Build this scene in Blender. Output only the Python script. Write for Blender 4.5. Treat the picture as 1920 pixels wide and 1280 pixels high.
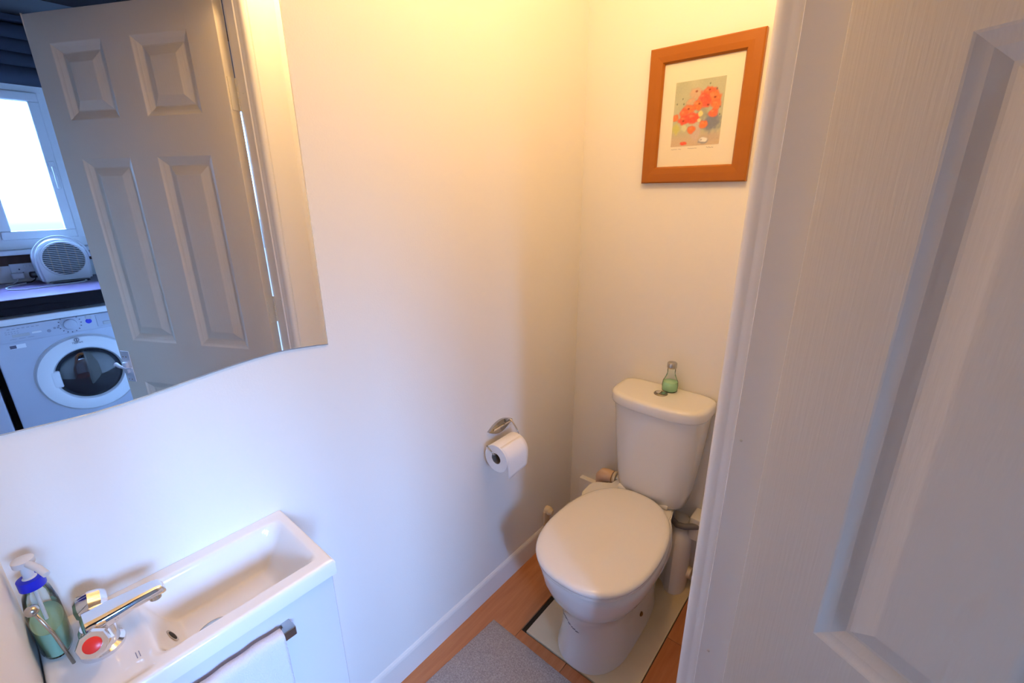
import bpy, bmesh, math, random
from mathutils import Vector, Matrix, noise
PI = math.pi
for o in list(bpy.data.objects): bpy.data.objects.remove(o, do_unlink=True)
SC = bpy.context.scene
COL = SC.collection
random.seed(7)

# ------------------------------------------------------------ camera, world, lights, exposure
XW, YB = -0.905, 1.471          # left wall plane, back wall plane
cam_d = bpy.data.cameras.new('camera'); cam = bpy.data.objects.new('camera', cam_d); COL.objects.link(cam)
cam_d.sensor_width = 36.0; cam_d.lens = 36 * 847.18 / 1920; cam_d.clip_start = 0.01
th, ro, ya = 0.31599, -0.007316, 0.70030
F = Vector((-math.sin(ya) * math.cos(th), math.cos(ya) * math.cos(th), -math.sin(th)))
r0 = Vector((math.cos(ya), math.sin(ya), 0)); u0 = r0.cross(F)
r1 = math.cos(ro) * r0 + math.sin(ro) * u0; u1 = -math.sin(ro) * r0 + math.cos(ro) * u0
M = Matrix((r1, u1, -F)).transposed().to_4x4(); M.translation = (0, 0, 1.41)
cam.matrix_world = M
SC.camera = cam

W = bpy.data.worlds.new('world'); SC.world = W; W.use_nodes = True
bg = W.node_tree.nodes['Background']
# overcast daylight: bright sky above the horizon, dim ground below it
_nt = W.node_tree; _tc = _nt.nodes.new('ShaderNodeTexCoord'); _sp = _nt.nodes.new('ShaderNodeSeparateXYZ'); _cr = _nt.nodes.new('ShaderNodeValToRGB')
_mr = _nt.nodes.new('ShaderNodeMapRange'); _mr.inputs['From Min'].default_value = -1; _mr.inputs['From Max'].default_value = 1
_nt.links.new(_tc.outputs['Generated'], _sp.inputs[0]); _nt.links.new(_sp.outputs['Z'], _mr.inputs['Value']); _nt.links.new(_mr.outputs[0], _cr.inputs['Fac']); _nt.links.new(_cr.outputs['Color'], bg.inputs['Color'])
_e = _cr.color_ramp.elements; _e[0].position = 0.48; _e[0].color = (0.010, 0.016, 0.035, 1); _e[1].position = 0.64; _e[1].color = (0.34, 0.655, 1.38, 1)
_m = _cr.color_ramp.elements.new(0.51); _m.color = (0.045, 0.08, 0.15, 1); _m = _cr.color_ramp.elements.new(0.565); _m.color = (0.09, 0.22, 0.43, 1)
bg.inputs['Strength'].default_value = 73.0

def light(name, kind, loc, power, color, size=0.1, size_y=None, rot=(0, 0, 0)):
    d = bpy.data.lights.new(name, kind); d.energy = power; d.color = color
    if kind == 'AREA':
        d.shape = 'RECTANGLE'; d.size = size; d.size_y = size_y or size
    else: d.shadow_soft_size = size
    o = bpy.data.objects.new(name, d); COL.objects.link(o); o.location = loc; o.rotation_euler = rot
    return o
WCLAMP = light('ceiling_bulb', 'POINT', (-0.38, 0.79, 2.17), 11.8, (1.0, 0.62, 0.27), 0.05)
# sky portals just outside the kitchen glazing (they only guide sampling of the sky)
for nm, y0, y1, z0, z1 in (('portal_window', -0.76, 0.50, 1.13, 2.0), ('portal_door', 1.2, 1.95, 0.1, 2.02)):
    p = light(nm, 'AREA', (2.12, (y0 + y1) / 2, (z0 + z1) / 2), 1, (1, 1, 1), z1 - z0, y1 - y0, (0, PI / 2, 0))
    p.data.cycles.is_portal = True
vs = SC.view_settings
SC.display_settings.display_device = 'sRGB'
vs.view_transform = 'Standard'; vs.look = 'None'; vs.gamma = 1.0; vs.use_curve_mapping = False
vs.exposure = 0.20

# ------------------------------------------------------------ materials
def mat(name, color, rough=0.5, metal=0.0, bump=None, spec=0.5, var=None, coat=0.0, trans=0.0, ior=1.45, emit=None):
    """bump=(scale, strength, (sx,sy,sz), detail); var=(scale, amount, (sx,sy,sz), color2)"""
    m = bpy.data.materials.new(name); m.use_nodes = True
    nt = m.node_tree; b = nt.nodes['Principled BSDF']
    b.inputs['Base Color'].default_value = (*color, 1); b.inputs['Roughness'].default_value = rough
    b.inputs['Metallic'].default_value = metal; b.inputs['Specular IOR Level'].default_value = spec
    b.inputs['Coat Weight'].default_value = coat; b.inputs['Transmission Weight'].default_value = trans
    b.inputs['IOR'].default_value = ior
    if emit: b.inputs['Emission Color'].default_value = (*emit[0], 1); b.inputs['Emission Strength'].default_value = emit[1]
    tc = nt.nodes.new('ShaderNodeTexCoord')
    def noise_node(scale, sc, detail=3):
        mp = nt.nodes.new('ShaderNodeMapping'); mp.inputs['Scale'].default_value = sc
        nt.links.new(tc.outputs['Object'], mp.inputs['Vector'])
        n = nt.nodes.new('ShaderNodeTexNoise'); n.inputs['Scale'].default_value = scale; n.inputs['Detail'].default_value = detail
        nt.links.new(mp.outputs['Vector'], n.inputs['Vector']); return n
    if bump:
        n = noise_node(bump[0], bump[2] if len(bump) > 2 else (1, 1, 1), bump[3] if len(bump) > 3 else 3)
        bp = nt.nodes.new('ShaderNodeBump'); bp.inputs['Strength'].default_value = bump[1]; bp.inputs['Distance'].default_value = 0.002
        nt.links.new(n.outputs['Fac'], bp.inputs['Height']); nt.links.new(bp.outputs['Normal'], b.inputs['Normal'])
    if var:
        n = noise_node(var[0], var[2], 5)
        r = nt.nodes.new('ShaderNodeValToRGB'); r.color_ramp.elements[0].position = 0.5 - var[1]; r.color_ramp.elements[1].position = 0.5 + var[1]
        r.color_ramp.elements[0].color = (*var[3], 1); r.color_ramp.elements[1].color = (*color, 1)
        nt.links.new(n.outputs['Fac'], r.inputs['Fac']); nt.links.new(r.outputs['Color'], b.inputs['Base Color'])
    return m
def glass_mat(name, color=(1, 1, 1), rough=0.0, gloss=0.08):
    m = bpy.data.materials.new(name); m.use_nodes = True; nt = m.node_tree; nt.nodes.clear()
    out = nt.nodes.new('ShaderNodeOutputMaterial'); mx = nt.nodes.new('ShaderNodeMixShader')
    t = nt.nodes.new('ShaderNodeBsdfTransparent'); t.inputs['Color'].default_value = (*color, 1)
    g = nt.nodes.new('ShaderNodeBsdfGlossy'); g.inputs['Roughness'].default_value = rough
    lw = nt.nodes.new('ShaderNodeLayerWeight'); lw.inputs['Blend'].default_value = gloss
    nt.links.new(lw.outputs['Fresnel'], mx.inputs['Fac']); nt.links.new(t.outputs[0], mx.inputs[1]); nt.links.new(g.outputs[0], mx.inputs[2])
    nt.links.new(mx.outputs[0], out.inputs['Surface']); return m

m_wall = mat('wall_paint', (0.86, 0.83, 0.77), 0.55, bump=(260, 0.12), spec=0.3)
m_ceil = mat('ceiling_paint', (0.82, 0.80, 0.75), 0.8)
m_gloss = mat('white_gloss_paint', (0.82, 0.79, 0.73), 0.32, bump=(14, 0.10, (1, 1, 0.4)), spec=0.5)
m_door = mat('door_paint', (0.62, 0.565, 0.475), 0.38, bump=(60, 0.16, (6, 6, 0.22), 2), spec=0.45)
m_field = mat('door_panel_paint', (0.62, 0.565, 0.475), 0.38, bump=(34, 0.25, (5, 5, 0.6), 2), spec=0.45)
m_hinge = mat('painted_hinge', (0.66, 0.62, 0.52), 0.4)
m_cer = mat('white_ceramic', (0.80, 0.785, 0.755), 0.08, spec=0.6, coat=0.3)
m_plast = mat('white_plastic', (0.84, 0.81, 0.76), 0.13)
m_button = mat('dark_chrome_button', (0.30, 0.28, 0.23), 0.28, metal=1.0)
m_cream = mat('cream_plastic', (0.78, 0.66, 0.48), 0.35)
m_peach = mat('peach_plastic', (0.80, 0.55, 0.36), 0.35)
m_chrome = mat('chrome', (0.80, 0.80, 0.82), 0.07, metal=1.0)
m_chromed = mat('dull_chrome', (0.50, 0.48, 0.44), 0.22, metal=1.0)
m_mirror = mat('silvered_glass', (0.93, 0.94, 0.94), 0.0, metal=1.0)
m_edge = mat('ground_glass_edge', (0.75, 0.80, 0.80), 0.15, metal=0.6)
m_dark = mat('dark_gap', (0.03, 0.025, 0.02), 0.8)
m_black = mat('black_plastic', (0.012, 0.012, 0.016), 0.35)
m_lam = [mat('laminate_plank_%d' % i, c, 0.38, bump=(30, 0.08, (8, 0.6, 1)), var=(9, 0.22, (7, 0.7, 1), c2)) for i, (c, c2) in enumerate([
    ((0.52, 0.205, 0.080), (0.42, 0.145, 0.050)), ((0.56, 0.235, 0.098), (0.45, 0.165, 0.060)), ((0.49, 0.185, 0.068), (0.39, 0.125, 0.042))])]
m_plinth = mat('painted_plinth', (0.74, 0.63, 0.44), 0.45, var=(7, 0.35, (1, 1, 1), (0.64, 0.52, 0.33)))
m_mat = mat('grey_carpet', (0.52, 0.46, 0.42), 0.95, bump=(500, 0.9), var=(260, 0.25, (1, 1, 1), (0.26, 0.22, 0.21)), spec=0.1)
m_frame = mat('orange_wood', (0.40, 0.125, 0.006), 0.38, var=(14, 0.4, (1, 1, 1), (0.34, 0.10, 0.005)))
m_mount = mat('cream_mount', (0.84, 0.77, 0.62), 0.8)
m_paper = mat('toilet_paper', (0.86, 0.83, 0.79), 0.9, bump=(300, 0.3))
m_core = mat('card_core', (0.22, 0.17, 0.13), 0.9)
m_towel = mat('white_towel', (0.68, 0.66, 0.70), 0.95, bump=(420, 0.8))
m_cab = mat('white_gloss_board', (0.68, 0.66, 0.70), 0.18)
m_glass = glass_mat('clear_glass')
m_bglass = glass_mat('bottle_glass', (0.95, 0.98, 0.97), 0.05, 0.12)
m_green = mat('green_soap', (0.27, 0.46, 0.33), 0.10, trans=0.0, spec=0.5)
m_mint = mat('mint_liquid', (0.50, 0.85, 0.52), 0.15)
m_blue = mat('blue_plastic', (0.01, 0.02, 0.55), 0.3)
m_red = mat('red_enamel', (0.75, 0.03, 0.02), 0.3)
m_clearp = mat('cloudy_pump_plastic', (0.80, 0.82, 0.84), 0.3, trans=0.3)
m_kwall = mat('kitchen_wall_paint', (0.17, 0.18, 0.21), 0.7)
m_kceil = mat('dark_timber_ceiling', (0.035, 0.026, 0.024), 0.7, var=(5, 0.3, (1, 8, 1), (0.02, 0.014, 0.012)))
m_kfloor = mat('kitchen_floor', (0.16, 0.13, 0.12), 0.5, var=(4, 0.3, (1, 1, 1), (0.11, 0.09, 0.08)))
m_brown = mat('brown_timber_strip', (0.09, 0.035, 0.022), 0.6, var=(10, 0.3, (1, 5, 1), (0.05, 0.02, 0.013)))
m_upvc = mat('white_upvc', (0.75, 0.76, 0.78), 0.35)
m_work = mat('dark_worktop', (0.16, 0.10, 0.20), 0.30, var=(60, 0.3, (1, 1, 1), (0.11, 0.07, 0.14)))
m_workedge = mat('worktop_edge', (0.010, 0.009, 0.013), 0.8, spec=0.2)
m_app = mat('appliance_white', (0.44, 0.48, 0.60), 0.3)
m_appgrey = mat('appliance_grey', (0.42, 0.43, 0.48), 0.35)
m_port = mat('porthole_glass', (0.012, 0.014, 0.02), 0.04, spec=0.8)
m_ink = mat('printed_ink', (0.08, 0.08, 0.14), 0.6)
m_inkl = mat('printed_grey_ink', (0.25, 0.26, 0.34), 0.6)
m_heat = mat('heater_plastic', (0.70, 0.72, 0.74), 0.4)
m_blind = mat('dark_blind_cloth', (0.035, 0.045, 0.07), 0.85)
m_tile = mat('pale_splashback', (0.68, 0.70, 0.72), 0.35)
m_lwhite = mat('label_white', (0.70, 0.73, 0.80), 0.4)
m_latch = mat('zinc_latch', (0.80, 0.82, 0.88), 0.30, metal=0.55)
m_brass = mat('tarnished_screw', (0.20, 0.10, 0.03), 0.5)
m_wear = mat('grey_scuff', (0.17, 0.16, 0.19), 0.6)

# ------------------------------------------------------------ helpers
def tag(o, label=None, cat=None, group=None, kind=None):
    if label: o['label'] = label
    if cat: o['category'] = cat
    if group: o['group'] = group
    if kind: o['kind'] = kind
    return o
def empty(name, loc, rz=0.0, **k):
    o = bpy.data.objects.new(name, None); COL.objects.link(o); o.location = loc; o.rotation_euler = (0, 0, rz)
    o.empty_display_size = 0.05
    WM[o.name] = Matrix.Translation(loc) @ Matrix.Rotation(rz, 4, 'Z')
    return tag(o, **k)
WM = {}
def obj(name, bm, m, parent=None, smooth=False, local=False, **k):
    """bm in world coordinates unless local=True; origin moved to the base centre of the mesh"""
    bmesh.ops.recalc_face_normals(bm, faces=bm.faces[:])
    me = bpy.data.meshes.new(name)
    pw = WM.get(parent.name, Matrix.Identity(4)) if parent else Matrix.Identity(4)
    if parent and not local: bm.transform(pw.inverted())
    cs = [v.co for v in bm.verts]
    c = Vector(((min(v.x for v in cs) + max(v.x for v in cs)) / 2, (min(v.y for v in cs) + max(v.y for v in cs)) / 2, min(v.z for v in cs)))
    bm.transform(Matrix.Translation(-c)); bm.to_mesh(me); bm.free()
    for mm in (m if isinstance(m, (list, tuple)) else [m]): me.materials.append(mm)
    if smooth:
        for p in me.polygons: p.use_smooth = True
        if smooth is not True:
            try: me.set_sharp_from_angle(angle=math.radians(smooth))
            except Exception: pass
    o = bpy.data.objects.new(name, me); COL.objects.link(o)
    o.parent = parent; o.location = c
    WM[o.name] = pw @ Matrix.Translation(c)
    return tag(o, **k)
def B(): return bmesh.new()
def box(bm, a, b, bev=0.0, seg=2, M4=None):
    t = bmesh.new(); bmesh.ops.create_cube(t, size=1)
    s = Vector(b) - Vector(a); c = (Vector(a) + Vector(b)) / 2
    t.transform(Matrix.Translation(c) @ Matrix.Diagonal((*[abs(x) for x in s], 1)))
    if bev: bmesh.ops.bevel(t, geom=t.edges[:] , offset=bev, segments=seg, affect='EDGES', profile=0.5)
    if M4: t.transform(M4)
    merge(bm, t); return bm
def merge(bm, t):
    me = bpy.data.meshes.new('tmp'); t.to_mesh(me); t.free(); bm.from_mesh(me); bpy.data.meshes.remove(me)
def bx(a, b, bev=0.0, seg=2): return box(B(), a, b, bev, seg)
def frame_axes(d):
    d = Vector(d).normalized(); a = Vector((0, 0, 1)) if abs(d.z) < 0.9 else Vector((1, 0, 0))
    x = d.cross(a).normalized(); return x, x.cross(d).normalized(), d
def tube(bm, pts, r, n=10, closed=False, cap=True):
    pts = [Vector(p) for p in pts]; rs = r if isinstance(r, (list, tuple)) else [r] * len(pts)
    rings = []; N = len(pts); prev = None
    for i, p in enumerate(pts):
        if closed: d = pts[(i + 1) % N] - pts[i - 1]
        else: d = pts[min(i + 1, N - 1)] - pts[max(i - 1, 0)]
        d.normalize()
        if prev is None: x, y, _ = frame_axes(d)
        else: x = (prev - d * prev.dot(d)).normalized(); y = x.cross(d)
        prev = x
        rings.append([bm.verts.new(p + rs[i] * (math.cos(2 * PI * k / n) * x + math.sin(2 * PI * k / n) * y)) for k in range(n)])
    for i in range(N if closed else N - 1):
        a, b = rings[i], rings[(i + 1) % N]
        for k in range(n): bm.faces.new((a[k], a[(k + 1) % n], b[(k + 1) % n], b[k]))
    if cap and not closed: bm.faces.new(rings[0][::-1]); bm.faces.new(rings[-1])
    return bm
def lathe(bm, prof, c=(0, 0, 0), axis=(0, 0, 1), n=28, sx=1, sy=1, cap=True):
    """prof: list of (r, h) along axis from c"""
    x, y, d = frame_axes(axis); c = Vector(c)
    if tuple(axis) == (0, 0, 1): x, y = Vector((1, 0, 0)), Vector((0, 1, 0))
    rings = [[bm.verts.new(c + d * h + max(r, 1e-5) * (math.cos(2 * PI * k / n) * x * sx + math.sin(2 * PI * k / n) * y * sy)) for k in range(n)] for r, h in prof]
    for a, b in zip(rings, rings[1:]):
        for k in range(n): bm.faces.new((a[k], a[(k + 1) % n], b[(k + 1) % n], b[k]))
    if cap: bm.faces.new(rings[0][::-1]); bm.faces.new(rings[-1])
    return bm
def loft(bm, rings, cap=True, close=False):
    R = [[bm.verts.new(p) for p in r] for r in rings]; n = len(R[0])
    for a, b in zip(R, R[1:]):
        for k in range(n): bm.faces.new((a[k], a[(k + 1) % n], b[(k + 1) % n], b[k]))
    if cap: bm.faces.new(R[0][::-1]); bm.faces.new(R[-1])
    return bm
def prism(bm, poly, fn, d):
    """poly 2D -> fn(a,b,h) 3D extruded h 0..d"""
    A = [bm.verts.new(fn(a, b, 0)) for a, b in poly]; C = [bm.verts.new(fn(a, b, d)) for a, b in poly]; n = len(poly)
    bm.faces.new(A[::-1]); bm.faces.new(C)
    for k in range(n): bm.faces.new((A[k], A[(k + 1) % n], C[(k + 1) % n], C[k]))
    return bm
def egg(cx, w, yf, yw, yb, z, nf=2.5, nb=2.6, n=56):
    out = []
    for k in range(n):
        t = 2 * PI * k / n; c, s = math.cos(t), math.sin(t)
        e = nf if s < 0 else nb
        X = abs(c) ** (2 / e) * math.copysign(1, c); Y = abs(s) ** (2 / e)
        out.append((cx + w * X, yw - (yw - yf) * Y if s < 0 else yw + (yb - yw) * Y, z))
    return out
def rect_ring(bm, y_of, rings):
    """concentric rectangles rings: list of (x0,x1,z0,z1,depth) in local xz plane"""
    R = []
    for x0, x1, z0, z1, dpt in rings: R.append([bm.verts.new((x0, dpt, z0)), bm.verts.new((x1, dpt, z0)), bm.verts.new((x1, dpt, z1)), bm.verts.new((x0, dpt, z1))])
    for a, b in zip(R, R[1:]):
        for k in range(4): bm.faces.new((a[k], a[(k + 1) % 4], b[(k + 1) % 4], b[k]))
    bm.faces.new(R[-1]); return bm
def text_bm(body, size, M4, depth=0.0003):
    cu = bpy.data.curves.new('t', 'FONT'); cu.body = body; cu.size = size; cu.extrude = depth; cu.align_x = 'CENTER'; cu.align_y = 'CENTER'; cu.resolution_u = 3
    o = bpy.data.objects.new('t', cu); COL.objects.link(o)
    dg = bpy.context.evaluated_depsgraph_get(); me = bpy.data.meshes.new_from_object(o.evaluated_get(dg))
    bm = B(); bm.from_mesh(me); bm.transform(M4)
    bpy.data.objects.remove(o, do_unlink=True); bpy.data.curves.remove(cu); bpy.data.meshes.remove(me); return bm
def S(name, bm, m, parent=None, **k): return obj(name, bm, m, parent, kind=None if parent else 'structure', **k)

# ------------------------------------------------------------ room shell
YN, XD0, XD1, HC = -0.078, -0.159, -0.068, 2.42       # near wall, door wall faces, ceiling height
KX, KY0, KY1, KH = 2.0, -1.62, 2.25, 2.42              # kitchen
S('wall_left', bx((XW - 0.1, YN - 0.12, -0.02), (XW, YB + 0.1, HC)), m_wall)
S('wall_back', bx((XW, YB, -0.02), (XD1 + 0.0, YB + 0.1, HC)), m_wall)
S('wall_near', bx((XW, YN - 0.12, -0.02), (XD0, YN, HC)), m_wall)
bm = B()
box(bm, (XD0, 0.712, -0.02), (XD1, YB, HC)); box(bm, (XD0, KY0, -0.02), (XD1, -0.104, HC)); box(bm, (XD0, -0.104, 2.03), (XD1, 0.712, HC))
box(bm, (XD0, YB + 0.1, -0.02), (XD1, KY1, HC))
S('wall_right', bm, m_wall)
S('ceiling', bx((XW - 0.1, YN - 0.12, HC), (XD0, YB + 0.1, HC + 0.08)), m_ceil)
# kitchen beyond the doorway
bm = B()
WY0, WY1, WZ0, WZ1 = -0.74, 0.50, 1.13, 2.0
DY0, DY1, DZ1 = 1.18, 1.97, 2.06
box(bm, (KX, KY0, -0.02), (KX + 0.1, WY0, KH)); box(bm, (KX, WY0, -0.02), (KX + 0.1, WY1, WZ0)); box(bm, (KX, WY0, WZ1), (KX + 0.1, WY1, KH))
box(bm, (KX, WY1, -0.02), (KX + 0.1, DY0, KH)); box(bm, (KX, DY0, DZ1), (KX + 0.1, DY1, KH)); box(bm, (KX, DY1, -0.02), (KX + 0.1, KY1, KH))
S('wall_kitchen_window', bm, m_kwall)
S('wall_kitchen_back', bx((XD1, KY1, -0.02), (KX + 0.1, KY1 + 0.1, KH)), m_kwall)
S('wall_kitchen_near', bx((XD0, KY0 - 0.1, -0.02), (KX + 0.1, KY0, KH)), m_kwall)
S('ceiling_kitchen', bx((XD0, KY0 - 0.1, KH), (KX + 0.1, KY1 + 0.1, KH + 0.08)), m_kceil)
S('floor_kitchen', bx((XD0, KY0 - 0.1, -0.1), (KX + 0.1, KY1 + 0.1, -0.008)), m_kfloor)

# toilet floor: sub floor, laminate planks as separate pieces, painted plinth under the pan
FL = S('floor', bx((XW - 0.1, YN - 0.12, -0.1), (XD0, YB + 0.1, -0.008)), m_dark)
PX0, PX1, PY0 = -0.722, -0.338, 0.902
cols = [XW, -0.728, -0.545, -0.362, -0.179, XD0 + 0.09]
g = 0.0008; k = 0
def plank(x0, x1, y0, y1):
    global k
    obj('plank', bx((x0 + g, y0 + g, -0.008), (x1 - g, y1 - g, 0.0), 0.0006, 1), m_lam[k % 3], FL); k += 1
plank(cols[0], cols[1], YN, 0.32); plank(cols[0], cols[1], 0.32, YB)
plank(cols[1], cols[2], YN, 0.15); plank(cols[1], cols[2], 0.15, PY0)
plank(cols[2], cols[3], YN, 0.52); plank(cols[2], cols[3], 0.52, PY0)
plank(cols[3], cols[4], YN, 0.40); plank(cols[3] , cols[4], 0.40, PY0); 
plank(PX1 + 0.002, cols[4], PY0, 1.19); plank(PX1 + 0.002, cols[4], 1.19, YB)
plank(cols[4], cols[5], YN, 0.7); plank(cols[4], XD0, 0.7, YB)
S('floor_plinth', bx((PX0 + 0.012, PY0 + 0.004, -0.008), (PX1, YB, 0.0015), 0.001, 1), m_plinth)
# skirting on the left wall
def skirt(name, y0, y1):
    bm = B(); prof = [(0, 0), (0.007, 0), (0.007, 0.078), (0.0055, 0.086), (0.002, 0.093), (0, 0.095)]
    prism(bm, prof, lambda a, b, h: (XW + a, y0 + h, b), y1 - y0); S(name, bm, m_gloss)
skirt('baseboard_left', 0.0, YB)

# door lining and moulded architrave (far jamb, near jamb, head)
JY = 0.6885
prof = [(-0.068, JY), (-0.135, JY), (-0.1365, JY + .004), (-0.144, JY + .0045), (-0.149, JY + .008), (-0.152, JY + .008), (-0.158, JY + .0085), (-0.165, JY + .0115),
        (-0.170, JY + .017), (-0.1715, JY + .023), (-0.1685, JY + .0255), (-0.1715, JY + .029), (-0.1715, JY + .108), (-0.169, JY + .112), (XD0, JY + .112), (XD0, JY + .022), (-0.068, JY + .022)]
TR = S('trim_1', prism(B(), prof, lambda a, b, h: (a, b, h), 2.03), m_gloss, smooth=35)
for (px_, pz_) in ((-0.108, 1.72), (-0.125, 1.05), (-0.12, 0.62), (-0.10, 0.5)):
    obj('nail_head', lathe(B(), [(0.0022, 0), (0.0022, 0.0006), (0.001, 0.0012)], (px_, JY, pz_), (0, -1, 0), 10), m_hinge, TR)
S('trim_2', bx((-0.168, -0.103, 0), (-0.068, -0.082, 2.03), 0.002), m_gloss)
bm = bx((-0.168, -0.08, 2.004), (-0.068, JY, 2.03), 0.002); box(bm, (-0.1715, YN + 0.002, 2.006), (XD0, JY + 0.112, 2.11), 0.004)
S('trim_3', bm, m_gloss)

# ------------------------------------------------------------ panelled door
PH = math.radians(27); DL, DT = 0.760, 0.035
door = empty('door_1', (-0.0857, 0.652, 0.012), -PH, kind='structure')
xc = [0, .112, .335, .452, .672, DL]; zc = [0, .19, .66, .840, 1.528, 1.653, 1.889, 1.980]
bm = B()
cells = [(i, j) for i in range(5) for j in range(7)]
openc = {(i, j) for i in (1, 3) for j in (1, 3, 5)}
for side, yy in ((0, 0.0), (1, DT)):
    V = {}
    def v(i, j, yy=yy, V=V):
        if (i, j) not in V: V[i, j] = bm.verts.new((xc[i], yy, zc[j]))
        return V[i, j]
    for (i, j) in cells:
        if side == 0 and (i, j) in openc: continue
        bm.faces.new((v(i, j), v(i + 1, j), v(i + 1, j + 1), v(i, j + 1)))
    if side == 0: V0 = V
for i in range(5):
    for j in (0, 7): bm.faces.new((V0[i, j], V0[i + 1, j], V[i + 1, j], V[i, j]))
for j in range(7):
    for i in (0, 5): bm.faces.new((V0[i, j], V0[i, j + 1], V[i, j + 1], V[i, j]))
for e in [e for e in bm.edges]: pass
be = [e for e in bm.edges if len(e.link_faces) == 2 and abs(e.link_faces[0].normal.dot(e.link_faces[1].normal)) < 0.5]
bm.normal_update()
be = [e for e in bm.edges if len(e.link_faces) == 2 and abs(e.link_faces[0].normal.dot(e.link_faces[1].normal)) < 0.5]
bmesh.ops.bevel(bm, geom=be, offset=0.0025, segments=3, affect='EDGES', profile=0.5)
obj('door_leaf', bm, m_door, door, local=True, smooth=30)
for i in (1, 3):
    for j in (1, 3, 5):
        x0, x1, z0, z1 = xc[i], xc[i + 1], zc[j], zc[j + 1]
        R = [(x0 + a, x1 - a, z0 + a, z1 - a, d) for a, d in ((0, 0), (.0025, .0008), (.006, .0030), (.012, .0052), (.015, .0060), (.022, .0100), (.028, .0128), (.032, .0128), (.035, .0118), (.058, .0034), (.061, .0028), (.064, .0027))]
        bm = rect_ring(B(), None, R)
        # back of the moulded skin gives the piece its thickness
        q = [bm.verts.new((x, 0.017, z)) for x, z in ((x0, z0), (x1, z0), (x1, z1), (x0, z1))]; bm.faces.new(q)
        bv = [vv for vv in bm.verts if abs(vv.co.y) < 1e-6]
        bv = [min(bv, key=lambda w: (w.co - p.co).length) for p in q]
        for a in range(4): bm.faces.new((bv[a], bv[(a + 1) % 4], q[(a + 1) % 4], q[a]))
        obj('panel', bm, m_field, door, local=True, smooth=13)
for hz in (0.22, 0.95, 1.66):
    bm = B()
    for kk in range(5):
        lathe(bm, [(0.0052, 0), (0.0052, 0.0182)], (-0.004, DT + 0.003, hz + kk * 0.0192), (0, 0, 1), 12)
    h = obj('hinge', bm, m_hinge, door, local=True, label='painted butt hinge knuckles')
    obj('hinge_plate', bx((-0.0022, 0.006, hz), (-0.0002, DT - 0.002, hz + 0.095)), m_hinge, door, local=True)
# flip-over catch on the free edge, seen in the mirror
lt = obj('latch_plate', bx((0.712, -0.0030, 0.655), (0.756, -.0002, 0.790), 0.0010, 1), m_latch, door, local=True, label='chrome latch plate screwed near the free edge')
bm = B()
for (a, b) in ((.730, .765), (.746, .765), (.730, .665), (.746, .665)): lathe(bm, [(0.003, 0), (0.0025, 0.0012)], (a, -0.0022, b), (0, -1, 0), 10)
obj('latch_screw', bm, m_brass, door, local=True)
bm = B(); tube(bm, [(0.704, -0.010, 0.720), (0.735, -0.012, 0.716), (0.765, -0.012, 0.722), (0.790, -0.008, 0.730)], [0.0035, 0.005, 0.0065, 0.008], 10)
box(bm, (0.728, -0.014, 0.695), (0.748, -0.002, 0.742), 0.003)
obj('latch_lever', bm, m_latch, door, local=True, smooth=40)

# ------------------------------------------------------------ kitchen glazing
win = empty('window_1', (KX, (WY0 + WY1) / 2, WZ0), kind='structure')
fx0, fx1 = KX - 0.02, KX + 0.05
bm = B(); box(bm, (fx0, WY0, WZ0), (fx1, WY1, WZ0 + 0.055), 0.004); box(bm, (fx0, WY0, WZ1 - 0.05), (fx1, WY1, WZ1), 0.004)
lights = [(WY0, -0.72), (-0.72, -0.02 + 0.135), (0.115, WY1)]
for yv in (WY0, -0.35, 0.09, WY1 - 0.05): box(bm, (fx0, yv, WZ0 + 0.05), (fx1, yv + 0.05, WZ1 - 0.045), 0.004)
obj('window_frame', bm, m_upvc, win)
for y0, y1 in ((WY0 + 0.05, -0.35), (-0.30, 0.09), (0.14, WY1 - 0.05)):
    bm = B(); z0, z1 = WZ0 + 0.055, WZ1 - 0.05; s = 0.045
    for a, b in (((y0, z0), (y1, z0 + s)), ((y0, z1 - s), (y1, z1)), ((y0, z0 + s), (y0 + s, z1 - s)), ((y1 - s, z0 + s), (y1, z1 - s))):
        box(bm, (fx0 - 0.012, a[0], a[1]), (fx0 + 0.035, b[0], b[1]), 0.005)
    sa = obj('sash', bm, m_upvc, win)
    obj('pane', bx((fx0 + 0.008, y0 + s - 0.005, z0 + s - 0.005), (fx0 + 0.014, y1 - s + 0.005, z1 - s + 0.005)), m_glass, sa)
bm = B(); box(bm, (fx0 - 0.020, 0.418, 1.52), (fx0 - 0.012, 0.440, 1.60), 0.003); box(bm, (fx0 - 0.036, 0.422, 1.455), (fx0 - 0.020, 0.438, 1.575), 0.005)
obj('window_handle', bm, m_upvc, win)
obj('sill', bx((KX - 0.075, WY0 - 0.03, WZ0 - 0.025), (KX + 0.0, WY1 + 0.03, WZ0 + 0.0), 0.005), m_upvc, win)
dr = empty('door_2', (KX, (DY0 + DY1) / 2, 0), kind='structure')
bm = B()
for a, b in (((DY0, 0), (DY0 + .07, DZ1)), ((DY1 - .07, 0), (DY1, DZ1)), ((DY0, DZ1 - .07), (DY1, DZ1)), ((DY0, 0), (DY1, .12))): box(bm, (KX - .01, a[0], a[1]), (KX + .05, b[0], b[1]), 0.004)
obj('door_frame', bm, m_upvc, dr)
obj('pane', bx((KX + 0.015, DY0 + .065, .115), (KX + 0.021, DY1 - .065, DZ1 - .065)), m_glass, dr)
bm = B(); box(bm, (KX - 0.03, DY0 + .32, 1.02), (KX - 0.012, DY0 + .36, 1.24), 0.004)
obj('door_handle', bm, m_black, dr)
S('trim_4', bx((KX - 0.012, -1.3, 1.045), (KX, 1.0, WZ0 - 0.026), 0.002), m_brown)
S('wall_splashback', bx((KX - 0.008, -1.3, 0.951), (KX, 1.0, 1.045), 0.002), m_tile)
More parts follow.
